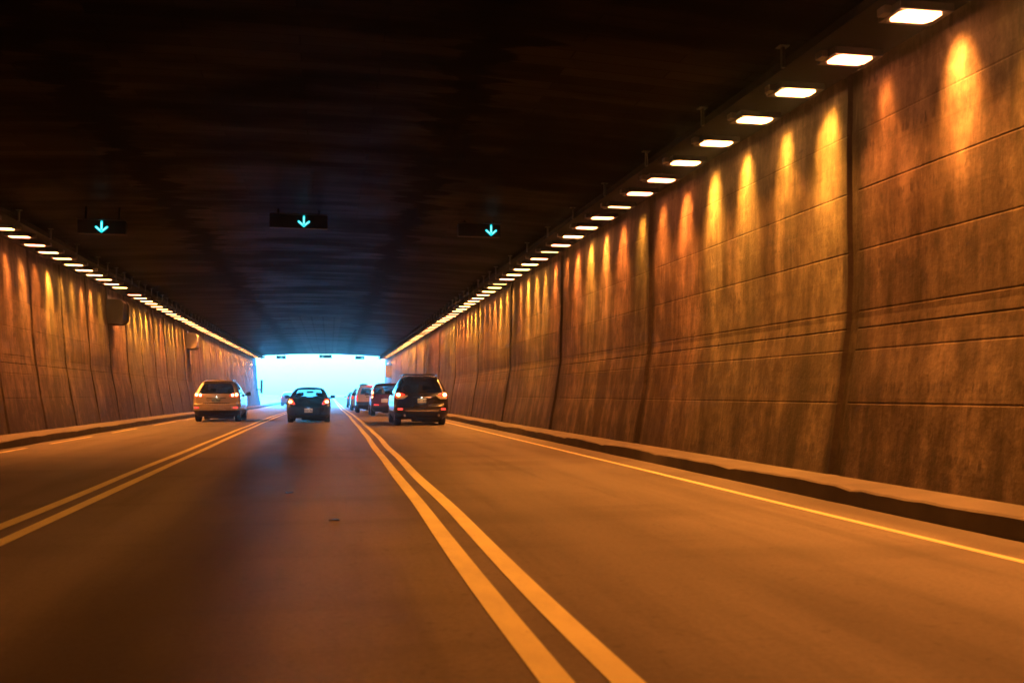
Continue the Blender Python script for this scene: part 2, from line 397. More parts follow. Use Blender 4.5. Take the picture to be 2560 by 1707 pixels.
# ------------------------------------------------------------------ walls
def wall(side):
    s = 1 if side == 'r' else -1
    base, kk, top = (RBASE, RX, RTOP) if s > 0 else (LBASE, LX, LTOP)
    zs = [-0.35, 0.17, 0.34, 0.36, 0.60, 0.985, 1.0, 1.015, 1.30, 1.585, 1.60, 1.615, 1.835, 1.85, 1.865, 1.97, 2.035, 2.05, 2.065, 2.4, 2.735, 2.75, 2.765, 3.1, 3.435, 3.45, 3.465, 3.8, 4.135, 4.15, 4.165, 4.6, 5.5]
    seams = [10.38+7.3*k for k in range(-8, 15)] if s > 0 else [27.5+3.05*k for k in range(-25, 28)]
    yy = set([BACK, EXIT+3.5]); hw = 0.10 if s > 0 else 0.05
    for q in seams:
        for e in (-hw-0.03, -hw, -hw*0.3, hw*0.3, hw, hw+0.03): yy.add(round(q+e, 4))
    y = BACK
    while y < EXIT+3.5: yy.add(round(y, 3)); y += 0.8 if y > -4 else 6
    yy = [y for y in sorted(yy) if BACK <= y <= EXIT+3.5]
    grooves = (0.35, 1.0, 1.6, 1.85, 2.05, 2.75, 3.45, 4.15)
    r = random.Random(3)
    jit = {q: r.uniform(-0.03, 0.05) for q in range(200)}
    v = []; f = []
    for y in yy:
        near = min(seams, key=lambda q: abs(q-y)); dd = abs(near-y)
        rec = 0.0
        if dd <= hw+0.001: rec = 0.055 if dd < hw*0.5 else 0.05
        pan = int((y-seams[0])//(seams[1]-seams[0]))+20
        for z in zs:
            if z <= KINK: x = base + (kk-base)*((max(z, 0.17)-0.17)/(KINK-0.17))
            else: x = kk + (top-kk)*((z-KINK)/(TOPZ-KINK))
            g_ = 0.0
            for q in grooves:
                if abs(z-q) < 0.001: g_ = 0.006 if q != 1.85 else 0.015
            row = int((z+0.65)//0.7)
            off = 0.018*sin(pan*5.1+row*2.3)
            v.append((x + s*(max(rec, g_)) + s*off*0.5, y, z+zroad(y) if z < 2.5 else z))
    m = len(zs)
    for j in range(len(yy)-1):
        for i in range(m-1):
            q = (j*m+i, j*m+i+1, (j+1)*m+i+1, (j+1)*m+i); f.append(q if s < 0 else q[::-1])
    return v, f
v, f = wall('r'); WR = tag(mesh_obj('concrete_wall', v, f, M_WR), 'tall board-marked concrete tunnel wall on the right, lit by lamp scallops', 'wall')
v, f = wall('l'); WL = tag(mesh_obj('concrete_wall', v, f, M_WL), 'damp streaked concrete tunnel wall on the left with a dirty sloping foot', 'wall')
# the earth and concrete behind the walls, so that nothing shines round them
def ceiling():
    xs = [-9.5, -7.9, -6.5, -5.3, -4.3, -3.78, -3.76, -3.24, -3.22, -2.6, -1.7, -0.85, 0.0, 0.9, 1.58, 1.60, 2.10, 2.12, 3.0, 4.0, 5.0, 6.0, 7.6]
    yl = [BACK] + [i*3.65-3.65 for i in range(0, 30)]
    yl = sorted(set([y for y in yl if y < EXIT-0.3] + [y+0.05 for y in yl if -1 < y < EXIT-0.4] + [EXIT]))
    v = []; f = []; n = len(xs)
    for y in yl:
        for x in xs:
            z = zceil(max(-7.9, min(6.1, x)))
            k = int(round((y-0.02)/3.65)); 
            v.append((x, y, z + (0.02 if abs(y-round(y/3.65)*3.65-0.05) < 0.001 and y > 0 else 0)))
    for j in range(len(yl)-1):
        for i in range(n-1): f.append((j*n+i, (j+1)*n+i, (j+1)*n+i+1, j*n+i+1))
    base = len(v)      # portal face and top slab
    j = len(yl)-1
    for x in xs: v.append((x, EXIT, 6.6))
    for i in range(n-1): f.append((j*n+i, base+i, base+i+1, j*n+i+1))
    b2 = len(v)
    for x in xs: v.append((x, BACK, 6.6))
    for i in range(n-1): f.append((base+i, b2+i, b2+i+1, base+i+1))
    for i in range(n-1): f.append((i, i+1, b2+i+1, b2+i))
    return mesh_obj('concrete_ceiling', v, f, M_CEIL)
tag(ceiling(), 'low sooty concrete tunnel ceiling with two long dark bands', 'ceiling')
# earth banks that carry the walls
for sgn, x0, lab in ((1, RTOP+0.16, 'earth bank behind the right tunnel wall'), (-1, -LTOP+0.16, 'earth bank behind the left tunnel wall')):
    mb = MB(); mb.box((sgn*(x0+0.25+3), (BACK+EXIT+2)/2, 2.8), (6.0, EXIT-BACK-2, 7.6)); o = mb.build('hillside', M_GROUND); tag(o, lab, 'bank', kind='structure')
mb = MB(); mb.box((-0.9, BACK-0.3, 2.6), (18, 0.5, 8)); tag(mb.build('tunnel_light_blocker', M_STEEL), 'added dark panel blocking light behind the viewer', 'wall', kind='structure').name = 'rear_light_blocker'  # unseen panel added to keep daylight out from behind the camera

# ------------------------------------------------------------------ tunnel lamps
def emis_mat(name, col, s):
    m = bpy.data.materials.new(name); m.use_nodes = True; nt = m.node_tree; nt.nodes.clear()
    e = nt.nodes.new('ShaderNodeEmission'); o = nt.nodes.new('ShaderNodeOutputMaterial')
    e.inputs[0].default_value = (*col, 1); e.inputs[1].default_value = s; nt.links.new(e.outputs[0], o.inputs[0]); return m
LAMP_E = 8.0
COLS = [((1.0, 0.25, 0.035), 1.0, 'amber'), ((1.0, 0.33, 0.035), 1.15, 'yellow'), ((1.0, 0.20, 0.03), 0.85, 'orange')]
M_DIFF = [emis_mat('lamp_glow_'+n, (c[0], c[1]*1.3, c[2]*3), LAMP_E*k) for c, k, n in COLS]
M_DIFF_DIM = emis_mat('lamp_glow_failing', (1.0, 0.45, 0.12), 3.0)
SPOTS = []
for c, k, n in COLS:
    for pw in (0.5, 1.0, 1.7):
        l = bpy.data.lights.new('lamp_beam', 'SPOT'); l.color = (c[0], c[1]*1.2, c[2]*1.2); l.energy = 270.0*k*pw
        l.spot_size = radians(88); l.spot_blend = 1.0; l.shadow_soft_size = 0.13; SPOTS.append(l)
DOWN = []
for c, k, n in COLS:
    l = bpy.data.lights.new('lamp_downlight', 'SPOT'); l.color = (1.0, 0.4*c[1]+0.175, 0.042); l.energy = 200*k
    l.spot_size = radians(112); l.spot_blend = 0.6; l.shadow_soft_size = 0.12; DOWN.append(l)
def make_lamp(sgn, colk, dim=False):
    root = empty('tunnel_lamp', (0, 0, 0))
    mb = MB(); w_, d_, h_, t = 0.56, 0.40, 0.075, 0.02
    mb.box((0, 0, h_), (w_, d_, t)); 
    for sx in (-1, 1): mb.box((sx*(w_/2-t/2), 0, h_/2), (t, d_, h_-t))
    for sy in (-1, 1): mb.box((0, sy*(d_/2-t/2), h_/2), (w_-2*t, t, h_-t))
    mb.build('housing', M_STEEL, root)
    # bevelled reflector collar round the glass
    v = []; A = (0.275, 0.175, 0.006); B = (0.225, 0.155, 0.014)
    for (a, b_, c) in (A, B): v += [(-a, -b_, c), (a, -b_, c), (a, b_, c), (-a, b_, c)]
    mesh_obj('reflector', v, [(0, 1, 5, 4), (1, 2, 6, 5), (2, 3, 7, 6), (3, 0, 4, 7)], M_GALV, root)
    dd = 0.155 if not dim else 0.08
    k = 0.05; a = 0.225; pts = [(-a+k, -dd, .015), (a-k, -dd, .015), (a, -dd*0.5, .015), (a, dd*.5, .015), (a-k, dd, .015), (-a+k, dd, .015), (-a, dd*.5, .015), (-a, -dd*.5, .015)]
    mesh_obj('diffuser', pts, [tuple(range(7, -1, -1))], M_DIFF_DIM if dim else M_DIFF[colk], root)
    mb = MB(); mb.box((-sgn*0.33, 0.0, h_-0.03), (0.08, 0.14, 0.08), 0.01)
    mb.build('junction_box', M_GALV, root)
    return root
protos = {}
ORD = ['first', 'second', 'third', 'fourth', 'fifth', 'sixth', 'seventh', 'eighth', 'ninth', 'tenth', 'eleventh', 'twelfth', 'thirteenth', 'fourteenth', 'fifteenth', 'sixteenth']
def lamps(sgn):
    X = LAMP_R if sgn > 0 else LAMP_L
    y0 = 8.42 if sgn > 0 else 23.17
    r = random.Random(11 if sgn > 0 else 12)
    yk = []; k = -5 if sgn > 0 else -3
    while y0+PITCH*k < EXIT-0.6: yk.append(k); k += 1
    last = None; vis = 0
    for k in yk:
        ck = r.choice([0, 1, 1, 2]); pw = r.choice([0, 1, 1, 2, 2]); dim = r.random() < 0.10
        jx, jz = r.uniform(-0.02, 0.02), r.uniform(-0.012, 0.012)
        if sgn < 0 and k == 11: continue               # hidden behind the cabinet
        if sgn > 0 and k in (13, 19): dim = True
        if k < 8: dim = False
        key = (sgn, ck, dim)
        if key not in protos:
            protos[key] = make_lamp(sgn, ck, dim); o = protos[key]
        else:
            o = copy_tree(protos[key])
            for ch in list(o.children):
                if ch.type == 'LIGHT': bpy.data.objects.remove(ch)
        o.location = (X+jx, y0+PITCH*k+r.uniform(-0.03, 0.03), LAMP_Z+jz); o.rotation_euler = (0, 0, r.uniform(-0.03, 0.03))
        li = bpy.data.objects.new('lamp_beam', SPOTS[ck*3+(0 if dim else pw)]); C.objects.link(li); li.parent = o
        li.location = (sgn*0.02, r.uniform(-0.03, 0.03), 0.0)
        li.scale = (1.0, 0.52+r.uniform(-0.08, 0.10), 1.0)
        tilt = radians((36 if sgn > 0 else 38)+r.uniform(-3, 3))
        li.rotation_euler = (radians(r.uniform(-3, 3)), -sgn*tilt, 0)
        if not dim:
            ld = bpy.data.objects.new('lamp_downlight', DOWN[ck]); C.objects.link(ld); ld.parent = o
            ld.location = (0, 0, -0.005); ld.rotation_euler = (0, sgn*radians(17), 0)
        side = 'right' if sgn > 0 else 'left'
        yv = y0+PITCH*k
        if k >= 0 and vis < (16 if sgn > 0 else 14):
            edge = 'from the top right corner' if sgn > 0 else 'from the left picture edge'
            lab = f'{ORD[vis]} glowing lamp of the {side} ceiling row, counting {edge}'
            grp = f'nearest ceiling lamps of the {side} row'; vis += 1
        elif k < 0:
            lab = f'glowing rectangular ceiling lamp of the {side} row nearer than the photo shows'; grp = f'ceiling lamps of the {side} row overhead'
        else:
            lab = f'small far glowing ceiling lamp crowding towards the exit in the {side} row'; grp = f'far ceiling lamps of the {side} row'
        tag(o, lab, 'lamp', grp)
lamps(1); lamps(-1)

M_TRAY = simple('sooty_tray_steel', (0.010, 0.009, 0.009), 0.9, spec=0.08, noise=0.2)
# ------------------------------------------------------------------ trays that carry the lamp rows
for sgn, xa, xb, lab in ((1, 5.12, 6.00, 'long dark steel tray carrying the right row of lamps below the ceiling'), (-1, -6.70, -7.80, 'long dark steel tray carrying the left row of lamps below the ceiling')):
    xc, wd = (xa+xb)/2, abs(xb-xa); z0 = LAMP_Z+0.10
    root = empty('lamp_tray', (xc, 0, z0))
    mb = MB(); ya, yb = -8.0, EXIT-0.2
    mb.box((0, (ya+yb)/2, 0.02), (wd, yb-ya, 0.025)); mb.box((-sgn*(wd/2-0.01), (ya+yb)/2, 0.07), (0.02, yb-ya, 0.075)); 
    mb.box((sgn*(wd/2-0.01), (ya+yb)/2, 0.07), (0.02, yb-ya, 0.075))
    mb.build('tray', M_TRAY, root)
    h0 = None; y = ya+1
    while y < yb:
        if h0 is None:
            mb = MB(); mb.box((0, 0, 0.16), (0.035, 0.05, 0.26)); mb.box((0, 0, 0.275), (0.12, 0.12, 0.012)); h0 = mb.build('hanger', M_GALV, root); o = h0
        else:
            o = h0.copy(); C.objects.link(o); o.parent = root
        o.location = (-sgn*(wd/2+0.022), y, -0.03); y += PITCH*1.0 if y > 30 else PITCH*2
    mb = MB(); mb.tube([(-sgn*(wd/2-0.12), ya, 0.085), (-sgn*(wd/2-0.12), yb, 0.085)], 0.03, 8); mb.build('cable', M_STEEL, root)
    tag(root, lab, 'lamp tray')

# ------------------------------------------------------------------ lane signals
M_ARROW = emis_mat('signal_light', (0.02, 0.9, 1.0), 0.42); M_ARROW_HOT = emis_mat('signal_light_core', (0.45, 1.0, 1.0), 0.5)
M_BLACK = simple('matt_black', (0.012, 0.012, 0.014), 0.6, noise=0.2)
def rounded_bar(p, q, r, y):
    p, q = Vector(p), Vector(q); d = (q-p).normalized(); n = Vector((-d.y, d.x)); v = []
    for c, a0 in ((q, -pi/2), (p, pi/2)):
        for i in range(7):
            a = a0+pi*i/6; w_ = c+d*(r*cos(a))+n*(r*sin(a)); v.append((w_.x, y, w_.y))
    return v
def lane_signal(x, y, z, bw, ax, label, group, rows=0):
    root = empty('lane_signal', (x, y, z)); bh = 0.30
    mb = MB(); mb.box((-ax, 0.09, 0), (bw, 0.18, bh), 0.012); mb.build('casing', M_BLACK, root)
    mb = MB(); top = zceil(x)-z
    for sx in (-0.35, 0.35): mb.box((-ax+sx*bw, 0.09, (top+bh/2)/2), (0.04, 0.04, top-bh/2))
    mb.build('hanger', M_STEEL, root)
    mb = MB(); mb.box((-ax, -0.05, bh/2+0.006), (bw, 0.12, 0.012)); mb.build('visor', M_BLACK, root)
    segs = [((0, 0.115), (0, -0.10)), ((-0.115, 0.0), (0, -0.10)), ((0.115, 0.0), (0, -0.10))]
    mb = MB()
    for k, (p, q) in enumerate(segs):
        a = rounded_bar(p, q, 0.026, -0.004-0.001*k); n = len(a); b_ = [(u[0], 0.004, u[2]) for u in a]
        mb.add(a+b_, [tuple(range(n))]+[(i, n+i, n+(i+1) % n, (i+1) % n) for i in range(n)])
    ar = mb.build('arrow', M_ARROW, root)
    mb = MB()
    for k, (p, q) in enumerate(segs):
        p, q = Vector(p), Vector(q); d = (q-p)
        a = rounded_bar(p+d*0.08, p+d*0.72, 0.010, -0.009-0.001*k); mb.add(a, [tuple(range(len(a)))])
    mb.build('lit_tube', M_ARROW_HOT, ar)
    return tag(root, label, 'traffic signal', group)
lane_signal(-4.97, 22.6, 4.77, 1.0, 0.0, 'black lane signal with a lit turquoise down arrow over the left lane', 'near lane signals')
lane_signal(-0.615, 22.6, 5.03, 1.3, 0.12, 'black lane signal with a lit turquoise down arrow over the middle lane', 'near lane signals')
lane_signal(3.72, 22.6, 4.96, 1.0, 0.28, 'black lane signal with a lit turquoise down arrow over the right lane', 'near lane signals')
lane_signal(-5.0, 104.2, 4.93, 0.95, 0.0, 'small dark far lane signal against the bright exit, leftmost of three', 'far lane signals')
lane_signal(-0.75, 104.2, 5.05, 1.3, -0.3, 'small dark far lane signal against the bright exit, middle of three', 'far lane signals')
lane_signal(3.35, 104.2, 4.93, 0.95, 0.25, 'small dark far lane signal against the bright exit, rightmost of three', 'far lane signals')

# ------------------------------------------------------------------ wall cabinets
M_CAB = simple('cabinet_paint', (0.30, 0.27, 0.23), 0.6, noise=0.25)
M_CAB_D = simple('shaded_cabinet_paint', (0.06, 0.055, 0.05), 0.6, noise=0.25)  # cabinet paint darkened to carry the shade on the nearer one's face
def wall_cabinet(x, y, z, w_, h_, d_, r, sgn, mat, label, lip=True):
    root = empty('wall_cabinet', (x, y, z))
    def outline(w1, h1, rr):
        pts = []
        for cx, cz, a0 in ((w1-rr, -h1/2+rr, -pi/2), (w1-rr, h1/2-rr, 0)):
            for i in range(7):
                a = a0+pi/2*i/6; pts.append((-sgn*(cx+rr*cos(a)), cz+rr*sin(a)))
        pts.append((0, h1/2)); pts.append((0, -h1/2)); return pts
    pts = outline(w_, h_, r); n = len(pts)
    v = [(a, 0, b_) for a, b_ in pts]+[(a, d_, b_) for a, b_ in pts]
    f = [tuple(range(n)), tuple(range(2*n-1, n-1, -1))]+[(i, (i+1) % n, n+(i+1) % n, n+i) for i in range(n)]
    mesh_obj('shell', v, f, mat, root)
    if lip:
        p2 = outline(w_+0.05, h_+0.08, r+0.05); v = [(a, d_+0.03, b_) for a, b_ in p2]+[(a, d_+0.09, b_) for a, b_ in p2]
        mesh_obj('rear_flange', v, f, mat, root)
    mb = MB(); mb.box((-sgn*0.03, d_/2, -h_/2-0.10), (0.06, d_*0.7, 0.2)); mb.box((-sgn*0.03, d_/2, h_/2+0.08), (0.06, d_*0.7, 0.16)); mb.build('bracket', M_STEEL, root)
    return tag(root, label, 'cabinet')
wall_cabinet(-7.88, 36.6, 4.05, 0.62, 0.86, 0.75, 0.20, -1, M_CAB_D, 'rounded dark cabinet hanging high on the left wall, the nearer of two')
wall_cabinet(-7.86, 56.0, 4.05, 0.62, 0.86, 1.3, 0.20, -1, M_CAB, 'rounded orange-lit cabinet high on the left wall, the farther of two')
wall_cabinet(6.0, 97.0, 3.35, 0.62, 1.18, 0.5, 0.04, 1, M_CAB, 'flat square cabinet on the right wall beside the exit', lip=False)
# thin drain pipe on the right wall and a post at the left portal
mb = MB(); mb.tube([(5.88, 62.0, 1.2), (5.90, 62.0, 4.6)], 0.03, 8); tag(mb.build('drain_pipe', M_GALV), 'thin pale pipe running up the right wall above the black vehicle', 'pipe')
mb = MB(); mb.box((-7.05, EXIT+1.0, 1.9), (0.25, 0.25, 1.4), 0.02); mb.box((-7.3, EXIT+1.0, 1.6), (0.6, 0.08, 0.1)); tag(mb.build('portal_bracket', M_STEEL), 'small dark bracket on the left wall end at the exit', 'bracket')

# ------------------------------------------------------------------ cars
M_TYRE = simple('tyre_rubber', (0.02, 0.02, 0.021), 0.8, noise=0.25)
M_TRIM = simple('black_plastic_trim', (0.018, 0.018, 0.02), 0.5, noise=0.2)
M_CHROME = simple('chrome', (0.75, 0.75, 0.76), 0.12, metal=1.0)
M_ALLOY = simple('alloy_wheel', (0.45, 0.45, 0.46), 0.3, metal=1.0)
M_SEAT = simple('dark_upholstery', (0.03, 0.03, 0.034), 0.85, noise=0.2)
M_CLEAR = simple('clear_lens', (0.75, 0.70, 0.62), 0.15, coat=0.6)
M_RED = simple('red_lens', (0.50, 0.012, 0.010), 0.15, coat=1.0, emis=(1.0, 0.05, 0.02), estr=0.55)
M_REDDIM = simple('red_reflector_glow', (0.65, 0.03, 0.02), 0.2, coat=1.0, emis=(1.0, 0.06, 0.04), estr=0.75)  # bumper reflectors get a glow of their own in place of reflected light
M_BULB = emis_mat('brake_bulb', (1.0, 0.42, 0.10), 9.0)
def glass(name, tint, gl=0.10):
    m = bpy.data.materials.new(name); m.use_nodes = True; nt = m.node_tree; nt.nodes.clear()
    o = nt.nodes.new('ShaderNodeOutputMaterial'); t = nt.nodes.new('ShaderNodeBsdfTransparent'); gs = nt.nodes.new('ShaderNodeBsdfGlossy')
    t.inputs[0].default_value = (*tint, 1); gs.inputs['Roughness'].default_value = 0.04
    g = G(nt); ge = nt.nodes.new('ShaderNodeNewGeometry'); dp = nt.nodes.new('ShaderNodeVectorMath'); dp.operation = 'DOT_PRODUCT'
    nt.links.new(ge.outputs['Normal'], dp.inputs[0]); nt.links.new(ge.outputs['Incoming'], dp.inputs[1])
    fr = g.math('MULTIPLY_ADD', g.math('POWER', g.math('SUBTRACT', 1.0, g.math('ABSOLUTE', dp.outputs['Value'])), 5.0), 0.9, 0.05); mx = nt.nodes.new('ShaderNodeMixShader')
    nt.links.new(fr, mx.inputs[0]); nt.links.new(t.outputs[0], mx.inputs[1]); nt.links.new(gs.outputs[0], mx.inputs[2]); nt.links.new(mx.outputs[0], o.inputs[0])
    return m
G_PRIV = glass('privacy_glass', (0.09, 0.10, 0.11)); G_TINT = glass('tinted_glass', (0.62, 0.72, 0.72)); G_MID = glass('mid_tint_glass', (0.30, 0.34, 0.36))
def paint(name, col, metal=0.3, rough=0.32):
    return simple(name, col, rough, metal=metal, coat=1.0, noise=0.06, nscale=3)

class Shell:
    """car body as a stack of horizontal outlines; perimeter index runs rear centre -> right side -> front -> left side"""
    NR, NC, NS, NF = 9, 6, 24, 7
    def __init__(s, levels, ymid_bow=0.035):
        s.L = levels; s.bow = 0.07
    def at(s, z):
        L = s.L
        if z <= L[0][0]: return L[0][1:]
        for a, b_ in zip(L, L[1:]):
            if z <= b_[0]:
                t = (z-a[0])/max(1e-6, b_[0]-a[0]); return tuple(p+(q-p)*t for p, q in zip(a[1:], b_[1:]))
        return L[-1][1:]
    def rear_y(s, x, z):
        w_, yr, yf, rx, ry = s.at(z); a = min(abs(x), w_*0.999)
        y = yr + s.bow*(a/w_)**2
        e = a-(w_-rx)
        if e > 0: y += ry*(1-sqrt(max(0, 1-(e/rx)**2)))
        return y
    def half(s, z):      # half outline x>=0 from rear centre to front centre
        w_, yr, yf, rx, ry = s.at(z); P = []
        for i in range(s.NR):
            x = (w_-rx)*i/(s.NR-1); P.append((x, yr+s.bow*(x/w_)**2))
        yb = yr+s.bow*((w_-rx)/w_)**2
        for i in range(1, s.NC+1):
            a = pi/2*i/s.NC; P.append((w_-rx+rx*sin(a), yb+ry*(1-cos(a))))
        y1 = P[-1][1]; fr = min(0.45, (yf-y1)*0.25); y2 = yf-fr-0.12
        for i in range(1, s.NS+1):
            t = i/s.NS; y = y1+(y2-y1)*t; P.append((w_*(1-0.045*max(0, (t-0.6)/0.4)**2), y))
        wf = P[-1][0]
        for i in range(1, s.NC+1):
            a = pi/2*i/s.NC; P.append((wf-0.30*(1-cos(a)), y2+fr*sin(a)))
        xe, ye = P[-1]
        for i in range(1, s.NF+1):
            t = i/s.NF; P.append((xe*(1-t), ye+0.12*(1-(1-t)**2)))
        return P
    def ring(s, z):
        H = s.half(z); R = [(x, y) for x, y in H]; Lf = [(-x, y) for x, y in H[1:-1]][::-1]
        return R+Lf, len(H)

def patch(sh, rows, mat, name, parent, proud=0.012, nx=10, thick=0.03):
    """rows: list of (z, x_left, x_right); laid on the rear surface and standing slightly proud of it"""
    v = []; f = []; m = nx+1
    for z, a, b_ in rows:
        for i in range(m):
            x = a+(b_-a)*i/nx; v.append((x, sh.rear_y(x, z)-proud, z))
    k = len(rows)
    for j in range(k-1):
        for i in range(nx): f.append((j*m+i, j*m+i+1, (j+1)*m+i+1, (j+1)*m+i))
    n0 = len(v)
    edge = [i for i in range(m)]+[j*m+nx for j in range(1, k)]+[(k-1)*m+i for i in range(nx-1, -1, -1)]+[j*m for j in range(k-2, 0, -1)]
    for e in edge: v.append((v[e][0], v[e][1]+thick, v[e][2]))
    ne = len(edge)
    for i in range(ne): f.append((edge[i], n0+i, n0+(i+1) % ne, edge[(i+1) % ne]))
    return mesh_obj(name, v, f, mat, parent, smooth=True, angle=50)
def disc_rows(cx, cz, rx, rz, n=7):
    R = []
    for i in range(n):
        a = -pi/2+pi*i/(n-1); h = max(0.05, cos(a)); R.append((cz+rz*sin(a), cx-rx*h, cx+rx*h))
    return R
def text_mesh(body, size, loc, mat, parent, name='lettering'):
    cu = bpy.data.curves.new('t', 'FONT'); cu.body = body; cu.size = size; cu.align_x = 'CENTER'; cu.align_y = 'CENTER'; cu.offset = size*0.02
    o = bpy.data.objects.new('t', cu); C.objects.link(o); bpy.context.view_layer.update()
    me = bpy.data.meshes.new_from_object(o.evaluated_get(bpy.context.evaluated_depsgraph_get())); bpy.data.objects.remove(o); bpy.data.curves.remove(cu)
    me.materials.clear(); me.materials.append(mat)
    q = bpy.data.objects.new(name, me); C.objects.link(q); q.parent = parent; q.location = loc; q.rotation_euler = (pi/2, 0, 0)
    return q
M_PLATE = simple('plate_white', (0.72, 0.72, 0.68), 0.4, noise=0.05); M_PLATE_TXT = simple('plate_lettering', (0.03, 0.05, 0.12), 0.5)
M_PLATE_G = simple('plate_green', (0.25, 0.30, 0.22), 0.45, noise=0.2); M_PLATE_CR = simple('plate_cream', (0.75, 0.72, 0.50), 0.4, noise=0.05)
# car plates carry small lamps, modelled as a faint glow of the plate face
for mm, e in ((M_PLATE, 0.35), (M_PLATE_CR, 0.55)):
    bb = mm.node_tree.nodes['Principled BSDF']; bb.inputs['Emission Color'].default_value = (0.9, 0.8, 0.5, 1) if mm is M_PLATE_CR else (0.7, 0.85, 1, 1); bb.inputs['Emission Strength'].default_value = 0.0

def car(name, loc, levels, g0, g1, paintm, gl_rear, gl_side, label, cat, L_, wr, track, seats=True, bump_top=None, bump_mat=None, dark_below=None, glass_x=0.86, rot=0.0, group=None, far=False):
    root = empty(name, loc, rot); sh = Shell(levels)
    zs = []
    keyz = sorted(set([l[0] for l in levels]+[g0, g1]+([bump_top] if bump_top else [])+([dark_below] if dark_below else [])))
    for a, b_ in zip(keyz, keyz[1:]):
        n = max(1, int((b_-a)/0.08))
        for i in range(n): zs.append(a+(b_-a)*i/n)
    zs.append(keyz[-1])
    rings = [sh.ring(z) for z in zs]; N = len(rings[0][0]); H = rings[0][1]
    V = []
    for z, (R, _) in zip(zs, rings):
        zt = zs[-1]
        for x, y in R:
            V.append((x, y, z))
    cats = {}
    def idxhalf(i): return i if i < H else N-i
    nR, nC, nS = sh.NR, sh.NC, sh.NS
    side0 = nR-1+nC; side1 = side0+nS; 
    def cat_of(zmid, i):
        h = idxhalf(i) if i < H-1 else N-1-i
        if g0 < zmid < g1:
            if h < int(glass_x*(nR-1)+0.5) : return 'rear_window'
            if side0+1 <= h < side1-1:
                t = (h-side0)/nS
                if 0.22 < t < 0.27 or 0.58 < t < 0.63: return 'body'
                return 'side_window'
            if h >= side1+nC-3: return 'windshield'
        if dark_below and zmid < dark_below: return 'lower_trim'
        if bump_top and zmid < bump_top and h < side0+1: return 'bumper'
        return 'body'
    for j in range(len(zs)-1):
        zm = (zs[j]+zs[j+1])/2
        for i in range(N):
            c = cat_of(zm, i); cats.setdefault(c, []).append((j*N+i, j*N+(i+1) % N, (j+1)*N+(i+1) % N, (j+1)*N+i))
    # roof: shrink the last ring in steps with a crown
    top = (len(zs)-1)*N; w_, yr, yf, rx, ry = sh.at(zs[-1]); cyc = (yr+yf)/2; prev = top
    for k, (sc, dz) in enumerate(((0.93, 0.018), (0.75, 0.038), (0.4, 0.052), (0.05, 0.056))):
        st = len(V)
        for x, y in rings[-1][0]:
            V.append((x*sc, cyc+(y-cyc)*(1-(1-sc)*0.62 if k < 3 else 0.38), zs[-1]+dz))
        for i in range(N): cats['body'].append((prev+i, prev+(i+1) % N, st+(i+1) % N, st+i))
        prev = st
    cats['body'].append(tuple(prev+i for i in range(N)))
    MM = {'body': paintm, 'rear_window': gl_rear, 'side_window': gl_side, 'windshield': G_TINT, 'bumper': bump_mat or paintm, 'lower_trim': M_TRIM}
    for c, fs in cats.items():
        used = sorted(set(i for q in fs for i in q)); mp = {i: k for k, i in enumerate(used)}
        mesh_obj(c, [V[i] for i in used], [tuple(mp[i] for i in q) for q in fs], MM[c], root, smooth=True, angle=38)
    # underbody
    w0 = levels[0][1]; mb = MB(); mb.box((0, L_/2, levels[0][0]+0.06), (w0*1.86, L_-0.5, 0.10), 0.02)
    mb.cyl((0.35, 0.55, levels[0][0]-0.02), 0.09, 0.6, 'x', 14); mb.box((0, 0.62, levels[0][0]-0.03), (w0*0.8, 0.35, 0.10), 0.03)
    mb.build('underbody', M_TRIM, root)
    # wheels
    for wy in (0.98 if L_ > 4.3 else 0.85, L_-0.92):
        for sx in (-1, 1):
            tw = 0.235; mb = MB(); c0 = (sx*(track), wy, wr)
            mb.lathe_x(c0, [(-tw/2+0.02, wr*0.62), (-tw/2, wr*0.80), (-tw/2+0.01, wr*0.95), (-tw/2+0.04, wr), (tw/2-0.04, wr), (tw/2-0.01, wr*0.95), (tw/2, wr*0.80), (tw/2-0.02, wr*0.62), (-tw/2+0.02, wr*0.62)], 28)
            wh = empty('wheel', (0, 0, 0)); wh.parent = root
            mb.build('tyre', M_TYRE, wh, smooth=True, angle=30)
            mb = MB(); mb.cyl((c0[0]+sx*0.06, wy, wr), wr*0.62, 0.07, 'x', 24); mb.cyl((c0[0]+sx*0.105, wy, wr), wr*0.12, 0.03, 'x', 12)
            for q in range(5):
                a = 2*pi*q/5; mb.box((c0[0]+sx*0.10, wy+cos(a)*wr*0.33, wr+sin(a)*wr*0.33), (0.03, wr*0.55, 0.05), 0.008, Matrix.Rotation(a, 4, 'X'))
            mb.build('rim', M_ALLOY, wh)
    # interior
    if seats:
        zb = g0; hg = g1-g0; st = g0+0.12*hg
        for sx in (-0.36, 0.36):
            mb = MB(); mb.box((sx, L_*0.50, st-0.33), (0.46, 0.16, 0.66), 0.05); mb.box((sx, L_*0.50, st+0.26*hg), (0.24, 0.10, 0.42*hg), 0.03); mb.box((sx, L_*0.56, zb-0.45), (0.5, 0.5, 0.14), 0.04)
            mb.build('seat', M_SEAT, root, True)
        mb = MB(); mb.box((0, L_*0.30, st-0.33), (1.20, 0.16, 0.60), 0.05)
        for sx in (-0.42, 0.42): mb.box((sx, L_*0.30, st+0.05), (0.22, 0.09, 0.12), 0.03)
        mb.build('rear_seat', M_SEAT, root, True)
        mb = MB(); mb.box((0, L_*0.72, zb-0.12), (1.4, 0.35, 0.25), 0.05); mb.build('dashboard', M_SEAT, root, True)
        mb = MB(); mb.box((0, L_*0.40, 0.45), (1.5, L_*0.62, 0.06)); mb.build('cabin_floor', M_SEAT, root)
